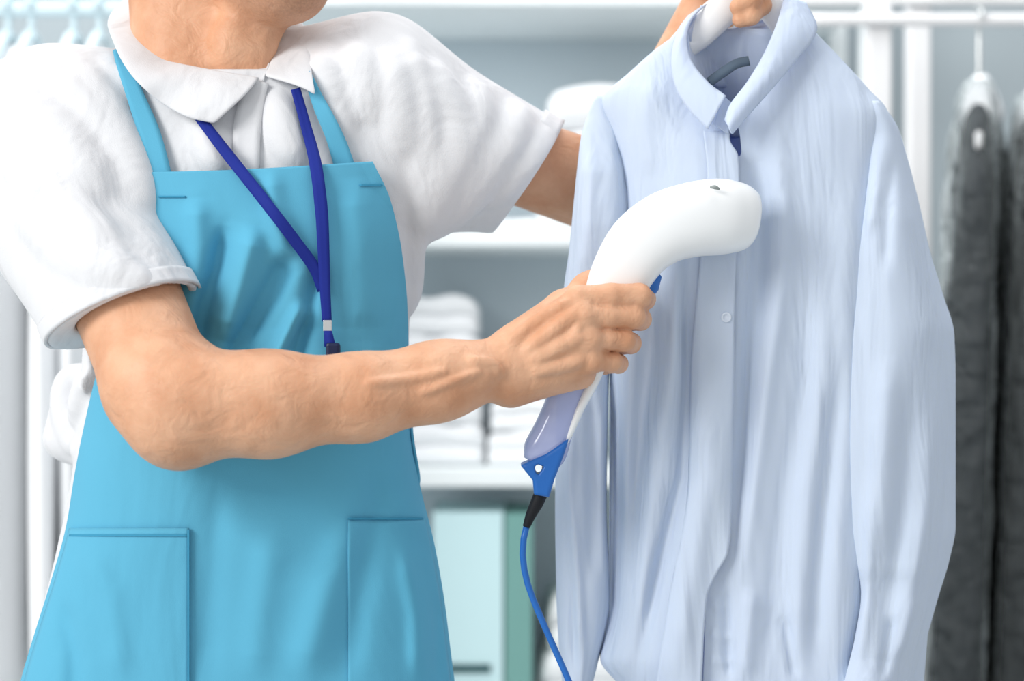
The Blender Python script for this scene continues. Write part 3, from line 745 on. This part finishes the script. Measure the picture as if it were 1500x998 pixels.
th2 = SDF(); th2.chain([(*(WL+np.array([0, -.012, .01])), .016), (*D(1020, -48, .03), .0150), (*D(1046, -84, -.008), .0118), (*D(1072, -104, -.022), .0100)], .01)
la.add(lambda P: th2.eval(P), .016)
V3, F3 = la.mesh((W(560, 0, 0)[0], -.07, 1.20), (W(1160, 0, .0)[0], .24, 1.62), 0.0020)
V, F = join([(V0, F0), (V1, F1), (V2, F2), (V3, F3)])
body = obj('body', V, F, 'skin', person); body['label'] = 'bare forearms, hands, neck and chin'
# hair
hs = SDF(); hs.add(Ell(hc+np.array([-.012, .014, .016]), (.094, .104, .108), (0, .05, -.5))); hs.cut(Plane(hc+np.array([.02, -.02, .01]), (.42, -.42, -.72)), .02)
V, F = hs.mesh(hc-.15, hc+.15, .005); obj('hair', V, F, 'hair', person)

# ================================================================== LANYARD
lan = empty('lanyard', w3(478, 440, -.14), 'blue ribbon lanyard hanging over the apron bib', 'lanyard')
class ApronFront:
    def march(s, px, py, *a, **k): return apron_pt(np.asarray(px, float), np.asarray(py, float))
class Both:
    def march(s, px, py, *a, **k):
        P = polo.march(px, py); py = np.asarray(py); Q = apron_pt(np.asarray(px, float), np.maximum(py, 240.))
        y = np.where(py > 236, np.minimum(P[:, 1], Q[:, 1]), P[:, 1]); return W(px, py, y)
ribbon('strap', [(292, 172), (330, 222), (380, 285), (430, 350), (462, 395), (474, 425)], [15, 17, 17, 17, 18], 'lan', lan, Both(), 0.006, 0.0012, 60, 4, 11)
ribbon('strap', [(433, 130), (447, 180), (462, 240), (471, 310), (474, 370), (476, 420), (479, 471)], [14, 15, 18, 19, 18, 16, 14], 'lan', lan, Both(), 0.0085, 0.0012, 60, 4, 11)
yl = float(apron_pt(480, 480)[1])-0.009
V, F = boxv(*W([473.5, 486.5], 480, yl)[:, 0], yl-.003, yl+.002, zz(486, yl), zz(469, yl)); obj('metal_crimp', V, F, 'chrome', lan, False, bevel=.001)
G = [[w3(480-a, py, yl-.002), w3(480+b, py, yl-.002)] for py, a, b in ((485, 5, 6), (492, 5, 8), (500, 5, 10), (508, 5, 12))]
sheet('loop', np.array(G), 'lan', lan, .003)
V, F = boxv(*W([478, 499], 508, yl)[:, 0], yl-.008, yl+.001, zz(524, yl), zz(502, yl)); obj('swivel_clip', V, F, 'dark', lan, False, bevel=.003)

# ================================================================== BLUE SHIRT
shirt = empty('dress_shirt', w3(1100, 1050, 0), 'light blue long-sleeved button shirt held up on a white hanger', 'shirt')
CY = 0.0
bodyL = [(30, 1004), (45, 999), (60, 978), (75, 958), (95, 935), (115, 913), (140, 884), (150, 882), (190, 897), (240, 912), (300, 918), (340, 915), (420, 905), (560, 894), (750, 893), (900, 890), (940, 885), (965, 880), (1000, 905), (1040, 950), (1075, 1010)]
bodyR = [(30, 1186), (45, 1192), (60, 1206), (85, 1230), (130, 1271), (165, 1299), (200, 1292), (250, 1288), (330, 1302), (450, 1322), (600, 1332), (998, 1336), (1075, 1300)]
depth = [(30, .010), (60, .016), (100, .026), (150, .036), (220, .047), (300, .054), (500, .060), (1075, .066)]
SF = [  # folds of the front, in photo pixels
    ([(985, 300), (990, 400), (985, 520), (970, 650)], 16, .010), ([(960, 420), (948, 560), (930, 720), (920, 860)], 14, -.009), ([(1003, 380), (1006, 560), (1000, 700), (960, 850), (930, 998)], 12, -.012),
    ([(955, 560), (965, 660), (945, 800), (940, 960)], 16, .008), ([(925, 480), (918, 600), (912, 760)], 10, .007),
    ([(1035, 560), (1038, 700), (1010, 850), (985, 998)], 22, .009),
    ([(1100, 210), (1112, 300), (1108, 420), (1095, 560), (1085, 700), (1080, 800)], 16, -.013), ([(1140, 180), (1148, 300), (1142, 430), (1120, 580), (1100, 720), (1085, 860)], 15, .008),
    ([(1180, 420), (1176, 560), (1150, 720), (1135, 860), (1130, 998)], 18, -.006), ([(1200, 400), (1205, 560), (1185, 720), (1170, 998)], 18, .007),
    ([(1235, 520), (1215, 700), (1195, 860), (1190, 998)], 16, -.007), ([(1250, 240), (1240, 400), (1238, 560), (1228, 760), (1222, 940)], 18, .006),
    ([(1270, 820), (1262, 900), (1240, 998)], 10, -.010), ([(960, 110), (940, 180), (945, 260)], 24, .005), ([(1100, 860), (1092, 998)], 12, .007), ([(1062, 860), (1068, 998)], 9, -.007),
    ([(1040, 880), (1055, 890), (1070, 885)], 6, .002), ([(1040, 925), (1058, 935), (1074, 930)], 6, .002), ([(1040, 965), (1060, 972), (1078, 966)], 6, .002), ([(1150, 900), (1165, 998)], 9, -.006)]
SG = [([(899, 540), (901, 750), (898, 890), (888, 950)], 9, -.026)]      # deep fold where the side turns in beside the sleeve
def shirt_front(px, py, lift=0.0, folds=True):
    px = np.asarray(px, float); py = np.asarray(py, float)
    a = resample_y(np.array(bodyL, float), np.clip(py, 30, 1075))[..., 0]; b = resample_y(np.array(bodyR, float), np.clip(py, 30, 1075))[..., 0]
    u = np.clip(np.abs((px-(a+b)/2)/((b-a)/2)), 0, 1); d = resample_y(np.array(depth, float), np.clip(py, 30, 1075))[..., 0]
    y = CY-d*np.clip(1-u**3.4, 0, 1)**(1/2.2)
    f = fold_field(px, py, SF)*np.clip((1-u)*6, 0, 1)+fold_field(px, py, SG) if folds else 0
    return W(px, py, y-f-lift)
def panel(name, lt, rt, y0, y1, lift, n=(200, 110), m='shirt', parent=shirt, solid=.0012, endL=True, bend=None):
    ys_ = np.linspace(y0, y1, n[0]); a = resample_y(np.array(lt, float), ys_)[:, 0]; b = resample_y(np.array(rt, float), ys_)[:, 0]
    t = (np.linspace(0, 1, n[1]))
    t = 0.5-0.5*np.cos(t*math.pi) if endL else t
    PX = a[:, None]+(b-a)[:, None]*t[None, :]; PY = np.repeat(ys_[:, None], n[1], 1)
    l = lift(PX, PY) if callable(lift) else lift
    return sheet(name, shirt_front(PX, PY, l), m, parent, solid)
plE = [(40, 1002), (60, 1003), (90, 1012), (120, 1036), (150, 1058), (185, 1068), (205, 1069), (228, 1081), (260, 1083), (330, 1080), (440, 1076), (600, 1074), (780, 1070), (808, 1067), (840, 1050), (873, 1036), (930, 1031), (998, 1028), (1075, 1022)]
prE = [(40, 1190), (60, 1180), (90, 1152), (120, 1124), (150, 1098), (178, 1080), (200, 1084), (226, 1086), (240, 1058), (260, 1046), (780, 1036), (998, 1030), (1075, 1026)]
panel('front_panel', bodyL, plE, 42, 1072, lambda x, y: 0.007*np.clip((x-960)/60, 0, 1)*np.clip((y-150)/60, 0, 1))
panel('front_panel', prE, bodyR, 42, 1072, 0.0)
# placket band with buttons on the overlapping edge
plL = [(190, 1030), (260, 1036), (400, 1024), (540, 1012), (700, 1009), (780, 1000), (850, 985), (930, 972), (998, 962), (1072, 950)]
pb = panel('placket', plL, plE, 192, 1070, 0.0105, (160, 16), 'shirt', shirt, .0018, False)
for px, py in ((1064, 465),):
    c = shirt_front(px, py, 0.0128); t = np.linspace(0, 2*math.pi, 20, endpoint=False); G = []
    for r, dy in ((.0001, .0012), (.0028, .0012), (.0034, -.0003), (.0048, -.0006), (.0052, .0006), (.0050, .0016), (.0001, .0016)):
        G.append(np.stack([c[0]+r*np.cos(t), np.full(20, c[1]+dy), c[2]+r*np.sin(t)], -1))
    sheet('button', np.array(G), 'button', pb, 0, closed=True)
# back panel
ys_ = np.linspace(42, 1072, 90); a = resample_y(np.array(bodyL, float), ys_)[:, 0]; b = resample_y(np.array(bodyR, float), ys_)[:, 0]
d = resample_y(np.array(depth, float), ys_)[:, 0]; u = -np.cos(np.linspace(0, 1, 70)*math.pi)
PX = (a+b)[:, None]/2+(b-a)[:, None]/2*u; PY = np.repeat(ys_[:, None], 70, 1)
yb = CY+d[:, None]*0.9*np.clip(1-np.abs(u)**3.4, 0, 1)[None]**(1/2.2)+0.005*np.sin(PX/23+PY/160)*(1-u**2)*np.clip((PY-150)/200, 0, 1)
sheet('back_panel', W(PX, PY, yb), 'shirt', shirt, .0012)
# sleeves
def sleeve(tab, cy, dep, folds, step=None, n=72):
    tab = np.array(tab, float); ys_ = np.linspace(tab[0, 0], tab[-1, 0], 200); v = resample_y(tab, ys_)
    t = np.linspace(0, 2*math.pi, n, endpoint=False)
    PX = (v[:, :1]+v[:, 1:2])/2+(v[:, 1:2]-v[:, :1])/2*np.cos(t)[None]; PY = np.repeat(ys_[:, None], n, 1)
    dd = np.interp(ys_, [p[0] for p in dep], [p[1] for p in dep]); cc = np.interp(ys_, [p[0] for p in cy], [p[1] for p in cy])
    sn = np.sin(t); sn = np.sign(sn)*np.abs(sn)**0.8
    y = cc[:, None]-dd[:, None]*sn[None]
    if step:                                 # inner edge lies flush on the body front, outer side rolls back
        y0 = shirt_front(v[:, 0], ys_)[:, 1]-np.interp(ys_, [p[0] for p in step], [p[1] for p in step])
        wq = (np.cos(t)+1)/2; roll = np.sqrt(np.clip(1-np.clip((wq-.3)/.7, 0, 1)**2.3, 0, 1))
        rmp = np.clip((ys_-180)/140, 0, 1)[:, None]
        yf = .014*rmp+(y0[:, None]-0.010*rmp*np.sin(math.pi*np.clip(wq/.8, 0, 1))[None]-.014*rmp)*roll[None]
        yb_ = .014+.022*np.abs(np.sin(t))[None]-0.02*(1-wq)[None]**4
        y = np.where(sn[None] >= 0, yf, np.broadcast_to(yb_, yf.shape)); sn = np.where(sn > 0, np.sqrt(np.clip(sn, 0, 1)), 0)
    f = fold_field(PX, PY, folds)*np.clip(sn, 0, 1)[None]*(np.clip((PY-195)/90, 0, 1) if step else 1)
    o = sheet('sleeve', W(PX, PY, y-f), 'shirt', shirt, .0012, closed=True)
    return o
slL = [(141, 874, 886), (150, 869, 892), (165, 863, 897), (200, 852, 906), (240, 847, 916), (300, 841, 921), (370, 834, 918), (420, 827, 909), (500, 820, 898), (560, 817, 891), (740, 814, 888), (880, 816, 893), (940, 819, 884), (975, 822, 874), (1040, 828, 862), (1075, 830, 862)]
sl = sleeve(slL, [(141, .0), (300, .0), (600, .010), (1075, .012)], [(141, .002), (165, .006), (200, .014), (250, .028), (330, .037), (1075, .032)],
    [([(862, 220), (858, 320), (850, 410)], 12, .006), ([(905, 200), (914, 260), (916, 330)], 7, -.010), ([(838, 600), (832, 720), (845, 860), (852, 980)], 7, .009), ([(826, 700), (840, 850), (842, 990)], 6, -.007),
     ([(865, 560), (868, 700), (866, 850)], 11, -.009), ([(884, 600), (884, 740), (888, 880)], 6, .006)])
slR = [(148, 1277, 1287), (160, 1281, 1297), (175, 1284, 1308), (190, 1283, 1316), (230, 1276, 1328), (300, 1268, 1346), (370, 1260, 1362), (430, 1256, 1380), (490, 1251, 1397), (560, 1248, 1399), (640, 1246, 1399), (770, 1250, 1399), (820, 1256, 1390), (870, 1262, 1375), (930, 1254, 1358), (998, 1238, 1338), (1060, 1226, 1322), (1075, 1224, 1320)]
sr = sleeve(slR, [(164, -.004), (250, -.012), (400, -.020), (1075, -.030)], [(164, .006), (190, .020), (300, .038), (500, .048), (1075, .044)],
    [([(1292, 190), (1282, 260), (1270, 350)], 9, .008), ([(1310, 220), (1300, 300), (1296, 400)], 10, -.006), ([(1325, 280), (1345, 400), (1370, 520)], 16, .006),
     ([(1300, 520), (1290, 680), (1285, 820)], 16, .007), ([(1335, 560), (1325, 700), (1310, 840), (1290, 960)], 14, -.009), ([(1365, 600), (1362, 720), (1340, 860), (1310, 980)], 12, .009),
     ([(1385, 640), (1384, 740), (1360, 860)], 7, -.007), ([(1276, 700), (1272, 860), (1256, 990)], 9, .007), ([(1310, 900), (1290, 998)], 9, -.008), ([(1345, 870), (1320, 960)], 7, .006)],
    [(148, .0), (200, .001), (400, .0015), (820, .002), (900, .010), (1075, .014)])
# a stretch of cuff below the right sleeve, just behind it
cuffG = []
for py in np.linspace(925, 1075, 20):
    t = np.linspace(0, 2*math.pi, 40, endpoint=False); cxp = np.interp(py, [925, 1075], [1330, 1318]); hw = 28
    cuffG.append(W(cxp+hw*np.cos(t), np.full(40, py), .012+.022*np.sin(t)))
sheet('cuff', np.array(cuffG), 'shirt', shirt, .002, closed=True)

# collar
def leaf(name, A_, B_, parent=shirt, n=48, k=12, bulge=.006, m='shirt', solid=.0022):
    A_ = resample(np.array(A_, float), n); B_ = resample(np.array(B_, float), n); G = []
    for t in np.linspace(0, 1, k):
        p = A_*(1-t)+B_*t; G.append(W(p[:, 0], p[:, 1], p[:, 2]-bulge*math.sin(math.pi*t)))
    return sheet(name, np.array(G), m, parent, solid)
# left leaf: fold edge (neck side) and outer edge
leaf('collar_leaf', [(1034, 6, -.004), (1016, 24, -.016), (1006, 52, -.030), (1012, 88, -.044), (1036, 120, -.058), (1063, 141, -.066)],
     [(1008, 24, -.002), (992, 48, -.020), (984, 86, -.036), (990, 128, -.050), (1012, 164, -.062), (1037, 189, -.070)])
# right leaf: long diagonal band
leaf('collar_leaf', [(1150, -6, -.006), (1136, 40, -.036), (1118, 82, -.050), (1094, 122, -.062), (1070, 154, -.070), (1062, 176, -.074)],
     [(1180, 4, .0), (1196, 44, -.020), (1166, 88, -.042), (1132, 128, -.056), (1100, 164, -.068), (1072, 196, -.078)], bulge=.008)
# inside of the collar at the back of the neck
leaf('collar_stand', [(1006, 46, -.026), (1012, 70, .0), (1040, 56, .022), (1080, 42, .030), (1120, 36, .024), (1150, 20, -.005)],
     [(1010, 90, -.030), (1036, 122, .006), (1066, 128, .030), (1100, 118, .036), (1130, 96, .026), (1150, 70, -.012)], bulge=0)
leaf('collar_band', [(1028, 8, -.002), (1040, 34, .024), (1062, 42, .034), (1092, 36, .038), (1126, 24, .030), (1152, -8, .0)],
     [(1006, 46, -.022), (1018, 72, .006), (1044, 60, .026), (1082, 46, .034), (1122, 40, .028), (1150, 22, -.003)], bulge=-.004)
# inner yoke seen through the neck opening
leaf('yoke', [(1008, 84, -.028), (1036, 120, .010), (1066, 126, .034), (1100, 116, .040), (1130, 94, .030), (1156, 66, -.010)],
     [(1020, 110, -.030), (1044, 170, .020), (1070, 200, .036), (1100, 196, .040), (1130, 160, .032), (1160, 110, -.008)], bulge=-.003)
# small tabs of the collar stand meeting at the throat
leaf('collar_stand', [(1060, 142, -.055), (1052, 160, -.058), (1046, 182, -.062)], [(1070, 150, -.048), (1068, 176, -.052), (1066, 196, -.058)], bulge=.001)
# woven neck label
nl = leaf('neck_label', [(1036, 116, -.020), (1058, 100, -.014), (1078, 88, -.010), (1096, 84, -.008)], [(1042, 126, -.026), (1062, 112, -.020), (1080, 100, -.016), (1098, 95, -.012)], m='tag', bulge=.003, solid=.003)
nl['label'] = 'dark grey woven neck label'

# ================================================================== HANGER IN THE HAND
hg = empty('coat_hanger', w3(1100, 60, 0), 'white plastic hanger inside the light blue shirt, gripped at its neck', 'hanger')
tube('arm', [w3(1098, -14, .002), w3(1062, 12, .0), w3(1022, 48, .0), w3(985, 80, .002), w3(940, 110, .004), w3(900, 140, .004)], [.017, .0175, .0175, .013, .010, .008], 'hanger', hg, 16, 40, .55, (0, 1, 0))
tube('arm', [w3(1098, -14, .002), w3(1132, 10, .0), w3(1164, 50, .0), w3(1198, 98, .002), w3(1236, 140, .004), w3(1270, 176, .004)], [.017, .0175, .0175, .013, .010, .008], 'hanger', hg, 16, 40, .55, (0, 1, 0))
tube('hook', [w3(1098, -10, .002), w3(1098, -110, .002), w3(1104, -132, .002), w3(1128, -156, .002), w3(1112, -186, .002), w3(1080, -180, .002), w3(1070, -156, .002)], .0028, 'chrome', hg, 10, 50)

# ================================================================== GARMENT STEAMER
st = empty('garment_steamer', w3(880, 500, -.12), 'white handheld garment steamer with blue base pressed against the shirt', 'steamer')
def sweep(name, spine, m, parent, n=40, res=70, p=2.4, capround=True):
    """spine rows: px, py, y, half width in the picture plane (px), half depth (m)"""
    S = resample(np.array(spine, float), res); P = W(S[:, 0], S[:, 1], S[:, 2]); sc = MPP*(1.8+S[:, 2])/1.8
    T = np.gradient(P, axis=0); T /= np.linalg.norm(T, axis=1)[:, None]
    a = np.cross(T, [0, 1.0, 0]); a /= np.linalg.norm(a, axis=1)[:, None]; b = np.cross(a, T)
    t = np.linspace(0, 2*math.pi, n, endpoint=False); c = np.sign(np.cos(t))*np.abs(np.cos(t))**(2/p); s_ = np.sign(np.sin(t))*np.abs(np.sin(t))**(2/p)
    G = P[:, None]+(S[:, 3]*sc)[:, None, None]*c[None, :, None]*a[:, None]+S[:, 4][:, None, None]*s_[None, :, None]*b[:, None]
    return sheet(name, G, m, parent, 0, closed=True, cap=True)
head = sweep('housing', [(866, 560, -.122, 6, .008), (872, 540, -.122, 14, .012), (884, 490, -.122, 32, .0160), (898, 440, -.122, 43, .018), (912, 400, -.122, 46, .021), (938, 360, -.121, 50, .0245), (974, 334, -.117, 53, .028), (1014, 322, -.110, 55, .031), (1050, 318, -.102, 56, .032), (1072, 318, -.095, 53, .030), (1088, 319, -.090, 48, .027), (1097, 320, -.087, 40, .022), (1101, 321, -.0855, 28, .015)], 'steamer', st, p=2.3)
# nozzle plate facing the shirt
sweep('nozzle_plate', [(1080, 322, -.084, 34, .018), (1088, 323, -.070, 34, .018), (1092, 323, -.066, 31, .016)], 'steamer', st, 40, 10)
tube('vent_mark', [W(1040, 268, -.136)+np.array([0, 0, -.004]), W(1047, 268, -.137)+np.array([0, 0, -.004]), W(1054, 271, -.136)+np.array([0, 0, -.004])], [.0012, .0022, .0012], 'grey', st, 8, 10)
tube('trigger', [w3(930, 440, -.116), w3(948, 423, -.118), w3(958, 412, -.118), w3(966, 404, -.116)], [.008, .0095, .009, .003], 'blue', st, 12, 16)
# lower handle: white spine, tinted water tank, blue base
sweep('handle_spine', [(884, 520, -.118, 10, .013), (868, 560, -.118, 9, .013), (850, 596, -.118, 7.5, .013), (836, 630, -.118, 6, .012), (828, 650, -.118, 4, .010)], 'steamer', st, 24, 30)
sweep('water_tank', [(842, 545, -.116, 28, .013), (826, 590, -.116, 27, .015), (811, 630, -.116, 29, .016), (798, 662, -.116, 32, .016), (790, 680, -.116, 25, .014)], 'tank', st, 36, 30)
# blue base: a wedge whose top edge rises from left to right, narrowing to the cord
base_poly = np.array([(762, 680), (798, 664), (833, 641), (826, 664), (812, 700), (804, 727), (782, 723), (780, 702)], float)
class Poly:                                  # extruded outline (px) around depth yc, half depth hd, rounded
    def __init__(s, poly, yc, hd, rnd): s.p = W(poly[:, 0], poly[:, 1], yc)[:, [0, 2]]; s.yc = yc; s.hd = hd; s.rnd = rnd
    def __call__(s, P):
        q = P[:, [0, 2]]; n = len(s.p); d = np.full(len(q), 1e9); ins = np.zeros(len(q), bool)
        for i in range(n):
            a, b = s.p[i], s.p[(i+1) % n]; e = b-a; w0 = q-a; t = np.clip(w0@e/(e@e), 0, 1); v = w0-t[:, None]*e; d = np.minimum(d, (v*v).sum(1))
            c = (a[1] > q[:, 1]) != (b[1] > q[:, 1]); xi = a[0]+(q[:, 1]-a[1])*e[0]/(e[1] if e[1] else 1e-9); ins ^= c & (q[:, 0] < xi)
        d = np.sqrt(d)*np.where(ins, -1, 1); w1 = np.abs(P[:, 1]-s.yc)-s.hd
        dx, dy = d+s.rnd, w1+s.rnd
        return np.minimum(np.maximum(dx, dy), 0)+np.hypot(np.maximum(dx, 0), np.maximum(dy, 0))-s.rnd
sB = SDF(); sB.add(Poly(base_poly, -.116, .0185, .004)); sB.sub(Cone(w3(788, 686, -.2), w3(789, 686, -.05), .0034), .001)
sB.sub(Poly(np.array([(784, 690), (790, 682), (797, 680), (793, 688), (788, 694)], float), -.116, .03, .001))
V, F = sB.mesh((W(750, 0, -.116)[0], -.14, zz(745, -.116)), (W(845, 0, -.116)[0], -.09, zz(628, -.116)), .0011)
obj('base', V, F, 'blue', st)
tube('strain_relief', [w3(794, 720, -.116), w3(786, 738, -.116), w3(778, 754, -.115), w3(771, 772, -.114)], [.0068, .0064, .0052, .0036], 'black', st, 16, 24)
tube('power_cord', [w3(772, 768, -.114), w3(767, 790, -.113), w3(766, 820, -.112), w3(773, 856, -.112), w3(790, 900, -.112), w3(812, 950, -.112), w3(834, 1000, -.113), w3(870, 1090, -.118), w3(915, 1250, -.13), w3(960, 1500, -.2), w3(930, 1900, -.32), (.28, -.42, .05), (.5, -.5, .006), (.9, -.4, .006), (1.3, 0.1, .006)], .0031, 'blue', st, 12, 160)
